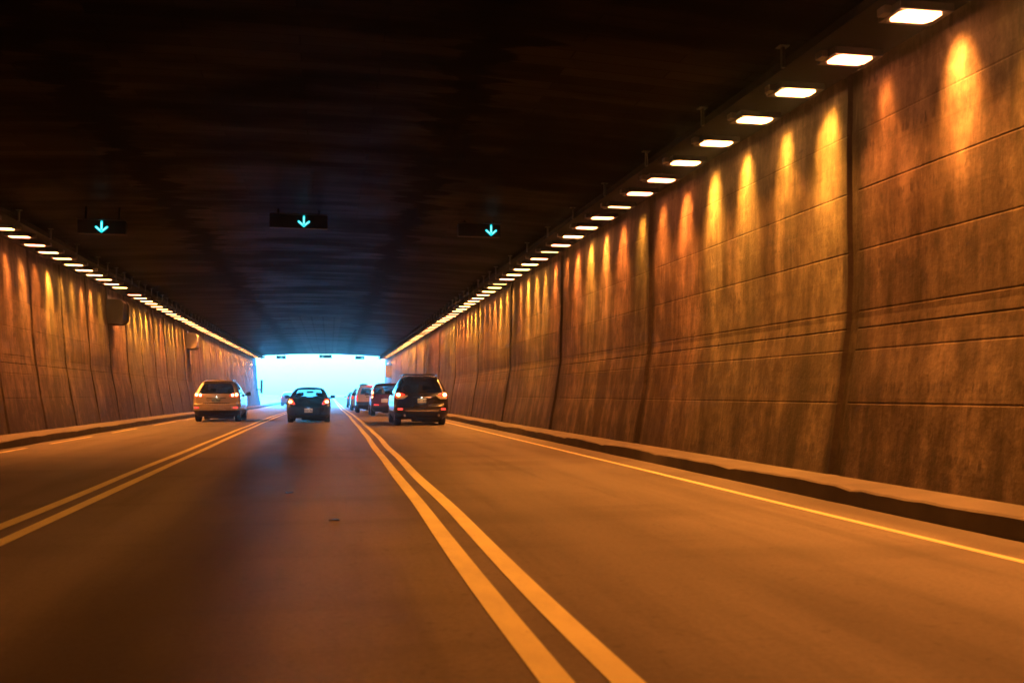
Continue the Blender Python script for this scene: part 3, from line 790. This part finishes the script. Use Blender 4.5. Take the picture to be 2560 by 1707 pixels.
        mb = MB(); mb.box((0, L_*0.66, g1-0.10), (0.26, 0.03, 0.07), 0.015); mb.build('rear_view_mirror', M_TRIM, root)
    return root, sh
def both(fn):
    for s in (-1, 1): fn(s)
def mirror_pair(root, x, y, z, mat, w_=0.22, h_=0.15):
    for s in (-1, 1):
        mb = MB(); mb.box((s*(x+w_/2), y, z), (w_, 0.12, h_), 0.04); mb.box((s*(x-0.03), y+0.02, z-0.04), (0.12, 0.05, 0.05), 0.01)
        mb.build('wing_mirror', mat, root, True)
def plate(root, sh, x, z, txt, mat, w_=0.31, h_=0.155, proud=0.03):
    y = min(sh.rear_y(x, z), sh.rear_y(x, z-h_/2), sh.rear_y(x, z+h_/2))-proud
    mb = MB(); mb.box((x, y, z), (w_, 0.012, h_), 0.004); p = mb.build('number_plate', mat, root)
    li = bpy.data.lights.new('plate_lamp', 'POINT'); li.energy = 0.13; li.color = (1.0, 0.9, 0.7) if mat is not M_PLATE else (0.8, 0.95, 1.0); li.shadow_soft_size = 0.02
    lo = bpy.data.objects.new('plate_lamp', li); C.objects.link(lo); lo.parent = root; lo.location = (x, y-0.10, z+h_*0.85)
    if txt:
        text_mesh(txt, h_*0.62, (x, y-0.008, z-0.004), M_PLATE_TXT, p)
        mb = MB(); mb.box((x, y-0.0075, z+h_*0.41), (w_*0.4, 0.001, h_*0.07)); mb.build('plate_caption', M_PLATE_TXT, p)
    return p
def taillight(root, rows_fn, parts):
    pass
def bulb(sh, parent, x, z, rx, rz, proud=0.02, mat=None):
    patch(sh, disc_rows(x, z, rx, rz), mat or M_BULB, 'bulb', parent, proud, 6, 0.006)
def flat_bar(root, sh, name, mat, rows, proud=0.03): return patch(sh, rows, mat, name, root, proud, 12, 0.04)
def emblem(root, sh, z, r=0.05, mat=M_CHROME):
    y = sh.rear_y(0, z)-0.012; v = []; f = []; n = 20
    for i in range(n):
        a = 2*pi*i/n
        for rr, yy in ((r, 0), (r*0.72, 0)): v.append((rr*cos(a), y+yy-0.004, z+rr*0.8*sin(a)))
    for i in range(n): f.append((2*i, 2*i+1, 2*((i+1) % n)+1, 2*((i+1) % n)))
    o = mesh_obj('badge', v, f, mat, root); md = o.modifiers.new('s', 'SOLIDIFY'); md.thickness = 0.01
def rails(root, x, y0, y1, z, mat, posts=2):
    for s in (-1, 1):
        n = 10; pts = []
        for i in range(n+1):
            t = i/n; pts.append((s*x*(1-0.02*t), y0+(y1-y0)*t, z-(0.055 if i in (0, n) else 0.0)))
        mb = MB(); mb.tube(pts, 0.018, 8)
        for i in range(posts): 
            yy = y0+(y1-y0)*(0.12+0.76*i/(posts-1)); mb.box((s*x, yy, z-0.03), (0.03, 0.09, 0.06), 0.008)
        mb.build('roof_rail', mat, root, True)

P_BLACK = paint('black_car_paint', (0.010, 0.009, 0.010), 0.2, 0.25); P_GOLD = paint('champagne_car_paint', (0.50, 0.44, 0.34), 0.25, 0.30)
P_BLUE = paint('dark_blue_car_paint', (0.010, 0.04, 0.13), 0.2, 0.3); P_RED = paint('maroon_car_paint', (0.10, 0.012, 0.018), 0.2, 0.3)
P_WHITE = paint('white_car_paint', (0.80, 0.79, 0.80), 0.0, 0.35); P_SILVER = paint('silver_car_paint', (0.42, 0.44, 0.47), 0.5, 0.35)
P_DKGREY = paint('dark_grey_car_paint', (0.05, 0.055, 0.065), 0.4, 0.35); P_BRIGHTRED = paint('red_car_paint', (0.55, 0.05, 0.06), 0.1, 0.35)

# ---- black suv, nearest in the right lane
# level: (z, half width, y rear, y front, corner rx, corner ry)
lv = [(0.21, 0.80, 0.40, 4.85, 0.20, 0.22), (0.30, 0.88, 0.16, 4.9, 0.20, 0.22), (0.42, 0.95, 0.06, 4.98, 0.20, 0.26), (0.60, 0.965, 0.00, 5.0, 0.20, 0.28), (0.72, 0.965, 0.02, 4.98, 0.20, 0.28), (0.78, 0.965, 0.08, 4.95, 0.19, 0.26),
      (0.98, 0.965, 0.10, 4.85, 0.18, 0.26), (1.10, 0.94, 0.12, 3.9, 0.17, 0.24), (1.18, 0.90, 0.16, 3.6, 0.16, 0.22), (1.40, 0.80, 0.30, 3.15, 0.14, 0.2), (1.60, 0.70, 0.42, 2.75, 0.13, 0.2), (1.67, 0.655, 0.36, 2.6, 0.14, 0.22), (1.70, 0.61, 0.42, 2.5, 0.16, 0.25)]
r1, s1 = car('suv', (3.20, 34.35, 0), lv, 1.16, 1.60, P_BLACK, G_PRIV, G_PRIV, 'large black suv with roof rails, glossy, nearest vehicle in the right lane', 'car', 5.0, 0.38, 0.80, dark_below=0.50, glass_x=0.95, rot=radians(0.0))
for s in (-1, 1):
    rows = [(0.95, 0.80, 0.87), (0.99, 0.70, 0.93), (1.04, 0.62, 0.95), (1.09, 0.58, 0.938), (1.13, 0.66, 0.918), (1.155, 0.76, 0.90)]
    rows = [(z, min(s*a, s*b_), max(s*a, s*b_)) for z, a, b_ in rows]
    t = patch(s1, rows, M_RED, 'taillight', r1, 0.018, 12)
    bulb(s1, t, s*0.82, 1.08, 0.07, 0.062, 0.024)
    low = [(0.93, 0.66, 0.86), (0.96, 0.60, 0.92), (1.0, 0.55, 0.78), (1.04, 0.50, 0.66), (1.06, 0.49, 0.58)]
    patch(s1, [(z, min(s*a, s*b_), max(s*a, s*b_)) for z, a, b_ in low], M_CLEAR, 'reversing_lens', r1, 0.026, 8)
    patch(s1, [(z, s*0.76-0.085, s*0.76+0.085) for z in (0.545, 0.56, 0.595, 0.61)], M_REDDIM, 'reflector', r1, 0.02, 6)
flat_bar(r1, s1, 'chrome_strip', M_CHROME, [(0.975, -0.34, 0.34), (1.0, -0.36, 0.36), (1.015, -0.35, 0.35)], 0.05)
flat_bar(r1, s1, 'bumper_strip', M_CHROME, [(0.50, -0.56, 0.56), (0.525, -0.60, 0.60), (0.545, -0.58, 0.58)], 0.05)
plate(r1, s1, 0.0, 0.87, 'HZ1 8GL', M_PLATE_CR); emblem(r1, s1, 1.075, 0.06)
rails(r1, 0.60, 0.75, 2.5, 1.80, M_CHROME); mirror_pair(r1, 0.90, 3.35, 1.16, P_BLACK)
mb = MB(); mb.box((0, 0.34, 1.69), (1.16, 0.30, 0.03), 0.01); mb.build('spoiler', P_BLACK, r1, True)
mb = MB(); mb.tube([(-0.55, 1.3, 1.82), (0.55, 1.3, 1.82)], 0.014, 8); mb.tube([(-0.55, 2.2, 1.81), (0.55, 2.2, 1.81)], 0.014, 8); mb.build('cross_bar', M_CHROME, r1)
mb = MB(); mb.tube([(0.0, 0.75, 1.74), (0.0, 0.55, 1.86)], 0.007, 6); mb.build('aerial', M_TRIM, r1)
mb = MB(); mb.tube([(0.0, s1.rear_y(0, 1.2)-0.02, 1.2), (0.2, s1.rear_y(0.2, 1.24)-0.02, 1.235), (0.42, s1.rear_y(0.42, 1.24)-0.02, 1.25)], 0.011, 6); mb.build('rear_wiper', M_TRIM, r1)
for s in (-1, 1):
    mb = MB(); mb.cyl((s*0.60, 0.18, 0.36), 0.045, 0.2, 'y', 14); mb.build('exhaust_pipe', M_CHROME, r1, True)

# ---- champagne suv, left lane
lv = [(0.21, 0.76, 0.40, 4.5, 0.20, 0.2), (0.30, 0.83, 0.18, 4.6, 0.20, 0.2), (0.44, 0.90, 0.05, 4.68, 0.22, 0.28), (0.62, 0.92, 0.0, 4.72, 0.22, 0.30), (0.70, 0.92, 0.01, 4.7, 0.22, 0.28), (0.74, 0.92, 0.07, 4.66, 0.2, 0.26),
      (0.98, 0.91, 0.10, 4.5, 0.2, 0.26), (1.08, 0.89, 0.11, 3.75, 0.19, 0.26), (1.14, 0.86, 0.14, 3.5, 0.18, 0.25), (1.35, 0.78, 0.38, 3.0, 0.16, 0.24), (1.54, 0.67, 0.62, 2.6, 0.15, 0.22), (1.60, 0.61, 0.52, 2.45, 0.16, 0.24), (1.63, 0.56, 0.60, 2.35, 0.18, 0.25)]
r2, s2 = car('suv', (-4.44, 40.4, 0), lv, 1.12, 1.52, P_GOLD, G_PRIV, G_PRIV, 'champagne gold suv with its brake lights on in the left lane', 'car', 4.72, 0.36, 0.77, bump_top=0.70, dark_below=0.46, glass_x=0.97)
for s in (-1, 1):
    rows = [(0.98, 0.66, 0.84), (1.0, 0.52, 0.88), (1.05, 0.50, 0.893), (1.10, 0.54, 0.875), (1.14, 0.66, 0.845), (1.19, 0.78, 0.83)]
    t = patch(s2, [(z, min(s*a, s*b_), max(s*a, s*b_)) for z, a, b_ in rows], M_RED, 'taillight', r2, 0.02, 12)
    bulb(s2, t, s*0.77, 1.08, 0.055, 0.058, 0.027); bulb(s2, t, s*0.62, 1.065, 0.05, 0.052, 0.027)
    patch(s2, [(z, min(s*a, s*b_), max(s*a, s*b_)) for z, a, b_ in ((0.53, 0.72, 0.86), (0.55, 0.64, 0.88), (0.585, 0.66, 0.885), (0.60, 0.76, 0.87))], M_REDDIM, 'reflector', r2, 0.018, 8)
flat_bar(r2, s2, 'handle_strip', M_TRIM, [(0.93, -0.36, 0.36), (0.945, -0.37, 0.37), (0.955, -0.36, 0.36)], 0.045)
plate(r2, s2, 0.0, 0.86, 'SZ1 M8C', M_PLATE_G, 0.31, 0.155); emblem(r2, s2, 1.035, 0.05)
rails(r2, 0.53, 0.85, 2.3, 1.685, M_CHROME); mirror_pair(r2, 0.90, 3.2, 1.11, M_TRIM, 0.2, 0.17)
mb = MB(); mb.box((0, 0.52, 1.62), (1.02, 0.28, 0.03), 0.01); mb.build('spoiler', P_GOLD, r2, True)
mb = MB(); mb.tube([(0.0, s2.rear_y(0, 1.15)-0.02, 1.15), (-0.2, s2.rear_y(0.2, 1.17)-0.02, 1.175), (-0.42, s2.rear_y(0.42, 1.17)-0.02, 1.175)], 0.011, 6); mb.build('rear_wiper', M_TRIM, r2)
flat_bar(r2, s2, 'bumper_shadow_gap', M_TRIM, [(0.715, -0.50, 0.50), (0.735, -0.52, 0.52), (0.755, -0.50, 0.50)], 0.0)

# ---- dark blue saloon, middle lane
lv = [(0.17, 0.70, 0.35, 4.2, 0.18, 0.2), (0.24, 0.76, 0.16, 4.25, 0.18, 0.2), (0.38, 0.83, 0.04, 4.32, 0.2, 0.25), (0.56, 0.845, 0.0, 4.36, 0.2, 0.28), (0.66, 0.845, 0.02, 4.34, 0.2, 0.26), (0.70, 0.845, 0.06, 4.3, 0.2, 0.25), (0.86, 0.83, 0.08, 4.1, 0.2, 0.26),
      (0.93, 0.80, 0.10, 3.5, 0.2, 0.3), (0.965, 0.765, 0.20, 3.3, 0.2, 0.3), (0.985, 0.74, 0.55, 3.2, 0.2, 0.3), (1.15, 0.66, 0.95, 2.85, 0.16, 0.25), (1.29, 0.57, 1.35, 2.45, 0.14, 0.22), (1.325, 0.51, 1.5, 2.3, 0.16, 0.22)]
r3, s3 = car('saloon_car', (-0.79, 38.4, 0), lv, 0.985, 1.285, P_BLUE, G_TINT, G_MID, 'dark blue saloon car in the middle lane against the bright exit', 'car', 4.36, 0.31, 0.70, dark_below=0.30, glass_x=1.0)
for s in (-1, 1):
    rows = [(0.70, 0.50, 0.56), (0.75, 0.52, 0.78), (0.82, 0.55, 0.815), (0.89, 0.60, 0.80), (0.925, 0.62, 0.75)]
    t = patch(s3, [(z, min(s*a, s*b_), max(s*a, s*b_)) for z, a, b_ in rows], M_RED, 'taillight', r3, 0.02, 12)
    bulb(s3, t, s*0.69, 0.81, 0.07, 0.05, 0.027)
plate(r3, s3, 0.0, 0.47, 'YDZ 267', M_PLATE); emblem(r3, s3, 0.84, 0.055)
mirror_pair(r3, 0.82, 3.0, 0.99, P_BLUE, 0.2, 0.13)
text_mesh('LS', 0.06, (0.02, s3.rear_y(0, 0.76)-0.012, 0.765), M_CHROME, r3, 'badge_lettering')

# ---- maroon suv behind the black one
lv = [(0.22, 0.74, 0.35, 4.4, 0.16, 0.2), (0.30, 0.80, 0.2, 4.4, 0.16, 0.2), (0.44, 0.88, 0.04, 4.5, 0.16, 0.2), (0.60, 0.89, 0.0, 4.52, 0.16, 0.2), (0.68, 0.89, 0.06, 4.5, 0.15, 0.2), (0.98, 0.89, 0.08, 4.35, 0.14, 0.18), (1.08, 0.87, 0.10, 3.6, 0.13, 0.18),
      (1.14, 0.85, 0.12, 3.4, 0.12, 0.16), (1.35, 0.80, 0.20, 3.0, 0.12, 0.16), (1.52, 0.73, 0.28, 2.7, 0.12, 0.16), (1.59, 0.68, 0.30, 2.6, 0.13, 0.18), (1.62, 0.62, 0.36, 2.5, 0.15, 0.2)]
r4, s4 = car('suv', (2.95, 49.6, zroad(49.6)), lv, 1.10, 1.52, P_RED, G_MID, G_MID, 'maroon suv with upright tail lamps, half hidden behind the black vehicle', 'car', 4.52, 0.35, 0.76, bump_top=0.50, bump_mat=M_TRIM, dark_below=0.44, glass_x=0.97)
for s in (-1, 1):
    rows = [(0.93, 0.80, 0.885), (1.0, 0.78, 0.885), (1.10, 0.77, 0.865), (1.2, 0.77, 0.84), (1.38, 0.74, 0.79)]
    t = patch(s4, [(z, min(s*a, s*b_), max(s*a, s*b_)) for z, a, b_ in rows], M_RED, 'taillight', r4, 0.018, 8)
    bulb(s4, t, s*0.815, 1.19, 0.03, 0.07, 0.024); bulb(s4, t, s*0.83, 0.96, 0.03, 0.025, 0.024)
    patch(s4, [(z, s*0.62-0.12, s*0.62+0.12) for z in (0.545, 0.56, 0.585, 0.60)], M_REDDIM, 'reflector', r4, 0.02, 6)
plate(r4, s4, -0.22, 0.78, None, M_PLATE, 0.34, 0.19); mirror_pair(r4, 0.89, 3.1, 1.12, P_RED)
emblem(r4, s4, 1.0, 0.05)
mb = MB(); mb.box((0, 0.30, 1.62), (1.2, 0.26, 0.03), 0.01); mb.build('spoiler', P_RED, r4, True)

# ---- white suv
lv = [(0.24, 0.76, 0.3, 4.4, 0.14, 0.2), (0.34, 0.82, 0.15, 4.4, 0.14, 0.2), (0.46, 0.90, 0.0, 4.5, 0.14, 0.18), (0.66, 0.91, 0.0, 4.52, 0.14, 0.18), (0.70, 0.91, 0.08, 4.5, 0.13, 0.16), (1.0, 0.91, 0.10, 4.35, 0.13, 0.16), (1.10, 0.89, 0.11, 3.5, 0.12, 0.16),
      (1.16, 0.87, 0.12, 3.3, 0.12, 0.16), (1.4, 0.80, 0.17, 2.95, 0.12, 0.16), (1.55, 0.74, 0.22, 2.7, 0.12, 0.16), (1.61, 0.69, 0.25, 2.6, 0.13, 0.18), (1.64, 0.64, 0.30, 2.5, 0.15, 0.2)]
r5, s5 = car('suv', (2.50, 60.0, zroad(60)), lv, 1.14, 1.52, P_WHITE, G_MID, G_MID, 'white suv with a dark lower bumper, between the maroon suv and the tunnel exit', 'car', 4.52, 0.38, 0.78, bump_top=0.68, bump_mat=M_TRIM, dark_below=0.46, glass_x=0.92)
for s in (-1, 1):
    rows = [(0.74, 0.82, 0.90), (0.9, 0.80, 0.905), (1.02, 0.80, 0.905), (1.08, 0.82, 0.89)]
    patch(s5, [(z, min(s*a, s*b_), max(s*a, s*b_)) for z, a, b_ in rows], M_RED, 'taillight', r5, 0.018, 8)
plate(r5, s5, 0.0, 0.84, None, M_PLATE_CR); mirror_pair(r5, 0.89, 3.0, 1.14, M_TRIM)
flat_bar(r5, s5, 'handle_strip', M_TRIM, [(0.96, -0.30, 0.35), (0.985, -0.32, 0.36), (1.0, -0.32, 0.35)], 0.03)
rails(r5, 0.60, 0.5, 2.4, 1.70, M_TRIM)
mb = MB(); mb.box((0, 0.28, 1.655), (0.5, 0.12, 0.03), 0.01); mb.build('high_brake_light', M_REDDIM, r5)

# ---- silver estate with a roof box, and the dark hatchback at the exit
lv = [(0.19, 0.74, 0.3, 4.4, 0.16, 0.2), (0.28, 0.80, 0.18, 4.4, 0.16, 0.2), (0.42, 0.87, 0.03, 4.55, 0.18, 0.22), (0.60, 0.88, 0.0, 4.6, 0.18, 0.22), (0.70, 0.88, 0.04, 4.55, 0.17, 0.22), (0.98, 0.87, 0.08, 4.3, 0.16, 0.2), (1.05, 0.85, 0.10, 3.5, 0.15, 0.2),
      (1.12, 0.82, 0.14, 3.3, 0.15, 0.2), (1.35, 0.74, 0.32, 2.9, 0.14, 0.2), (1.50, 0.66, 0.45, 2.6, 0.14, 0.2), (1.56, 0.60, 0.48, 2.5, 0.15, 0.2), (1.59, 0.55, 0.55, 2.4, 0.16, 0.2)]
r6, s6 = car('estate_car', (2.42, 73.0, zroad(73)), lv, 1.10, 1.48, P_SILVER, G_MID, G_MID, 'silver estate car mostly hidden behind the white suv, with a roof box above', 'car', 4.6, 0.34, 0.76, dark_below=0.36, glass_x=0.95)
for s in (-1, 1):
    rows = [(0.88, 0.66, 0.86), (0.96, 0.64, 0.875), (1.06, 0.70, 0.85), (1.10, 0.74, 0.83)]
    patch(s6, [(z, min(s*a, s*b_), max(s*a, s*b_)) for z, a, b_ in rows], M_RED, 'taillight', r6, 0.018, 8)
plate(r6, s6, 0, 0.72, None, M_PLATE); mirror_pair(r6, 0.87, 3.0, 1.1, P_SILVER)
rails(r6, 0.52, 0.8, 2.3, 1.65, M_TRIM)
bm = bmesh.new(); bmesh.ops.create_uvsphere(bm, u_segments=24, v_segments=12, radius=1.0)
for v_ in bm.verts:
    p = v_.co; q = lambda a, e: (abs(a)**e)*(1 if a >= 0 else -1)
    v_.co = Vector((q(p.x, 0.6)*0.37, q(p.y, 0.6)*0.95, q(p.z, 0.75)*(0.20 if p.z > 0 else 0.10)))
me = bpy.data.meshes.new('roof_box'); bm.to_mesh(me); bm.free(); me.materials.append(simple('roof_box_plastic', (0.03, 0.05, 0.06), 0.35, coat=0.4))
for p in me.polygons: p.use_smooth = True
rb = bpy.data.objects.new('roof_box', me); C.objects.link(rb); rb.location = (2.55, 74.5, zroad(74)+1.82)
tag(rb, 'dark rounded roof box on top of the silver car', 'roof box')
lv2 = [(z*0.94, a*0.95, b_, c*0.9, d, e) for z, a, b_, c, d, e in lv]
r7, s7 = car('hatchback_car', (2.50, 97.5, zroad(97.5)), lv2, 1.10*0.94, 1.48*0.94, P_DKGREY, G_MID, G_MID, 'small dark hatchback farthest along the right lane, at the tunnel mouth', 'car', 4.1, 0.31, 0.70, dark_below=0.34, glass_x=0.95)
for s in (-1, 1):
    rows = [(0.86, 0.62, 0.80), (0.94, 0.60, 0.815), (1.02, 0.66, 0.79)]
    patch(s7, [(z, min(s*a, s*b_), max(s*a, s*b_)) for z, a, b_ in rows], M_RED, 'taillight', r7, 0.018, 8)
plate(r7, s7, 0, 0.60, None, M_PLATE); mirror_pair(r7, 0.82, 2.7, 1.03, P_DKGREY)
# ---- red car outside, in full sun
lv3 = [(z*0.95, a, b_, c, d, e) for z, a, b_, c, d, e in lv]
r8, s8 = car('hatchback_car', (-4.45, 110.5, zroad(110)), lv3, 1.10*0.95, 1.48*0.95, P_BRIGHTRED, G_TINT, G_TINT, 'pale red car out in the glare beyond the exit, left of the saloon', 'car', 4.4, 0.32, 0.74, dark_below=0.36, glass_x=0.95)
for s in (-1, 1):
    rows = [(0.86, 0.66, 0.84), (0.94, 0.64, 0.855), (1.02, 0.70, 0.83)]
    patch(s8, [(z, min(s*a, s*b_), max(s*a, s*b_)) for z, a, b_ in rows], M_RED, 'taillight', r8, 0.018, 8)
plate(r8, s8, 0, 0.60, None, M_PLATE); mirror_pair(r8, 0.87, 2.8, 1.06, P_BRIGHTRED)
tag(r1, 'large glossy black suv with roof rails, nearest vehicle in the right lane', 'car', 'vehicles driving through the tunnel')
LABELS = {r2: 'champagne gold suv with its brake lights on in the left lane', r3: 'dark blue saloon car in the middle lane against the bright exit',
          r4: 'maroon suv with upright tail lamps, partly hidden behind the black suv', r5: 'white suv with dark lower bumper, just ahead of the maroon suv',
          r6: 'silver car carrying a dark roof box, mostly hidden behind the white suv', r7: 'small dark car farthest along the right lane at the tunnel mouth',
          r8: 'pale red car out in the glare beyond the exit, left of the blue saloon'}
for r_, l_ in LABELS.items(): tag(r_, l_, 'car', 'vehicles driving through the tunnel')

# small things on the road: a few reflective studs in the middle lane
for k, (x, y, lab) in enumerate(((-0.43, 11.2, 'small pale reflective stud in the middle lane, the farther of two'), (0.05, 8.7, 'small pale reflective stud in the middle lane, the nearer of two'))):
    mb = MB(); mb.box((x, y, 0.006), (0.09, 0.06, 0.012), 0.004); tag(mb.build('road_stud', M_CHROME), lab, 'road stud')

# ------------------------------------------------------------------ haze volume added to spread a glow round the exit
def haze():
    m = bpy.data.materials.new('glow_haze'); m.use_nodes = True; nt = m.node_tree; nt.nodes.clear()
    o = nt.nodes.new('ShaderNodeOutputMaterial'); p = nt.nodes.new('ShaderNodeVolumePrincipled')
    p.inputs['Color'].default_value = (0.9, 0.93, 1.0, 1); p.inputs['Density'].default_value = 0.0019; p.inputs['Anisotropy'].default_value = 0.955
    nt.links.new(p.outputs[0], o.inputs['Volume'])
    mb = MB(); mb.box((0, 80, 4.9), (400, 700, 12.4)); ob = mb.build('haze', m); tag(ob, 'thin bluish haze added to spread the exit glow through the tunnel air', 'haze', kind='stuff')
if HAZE: haze()
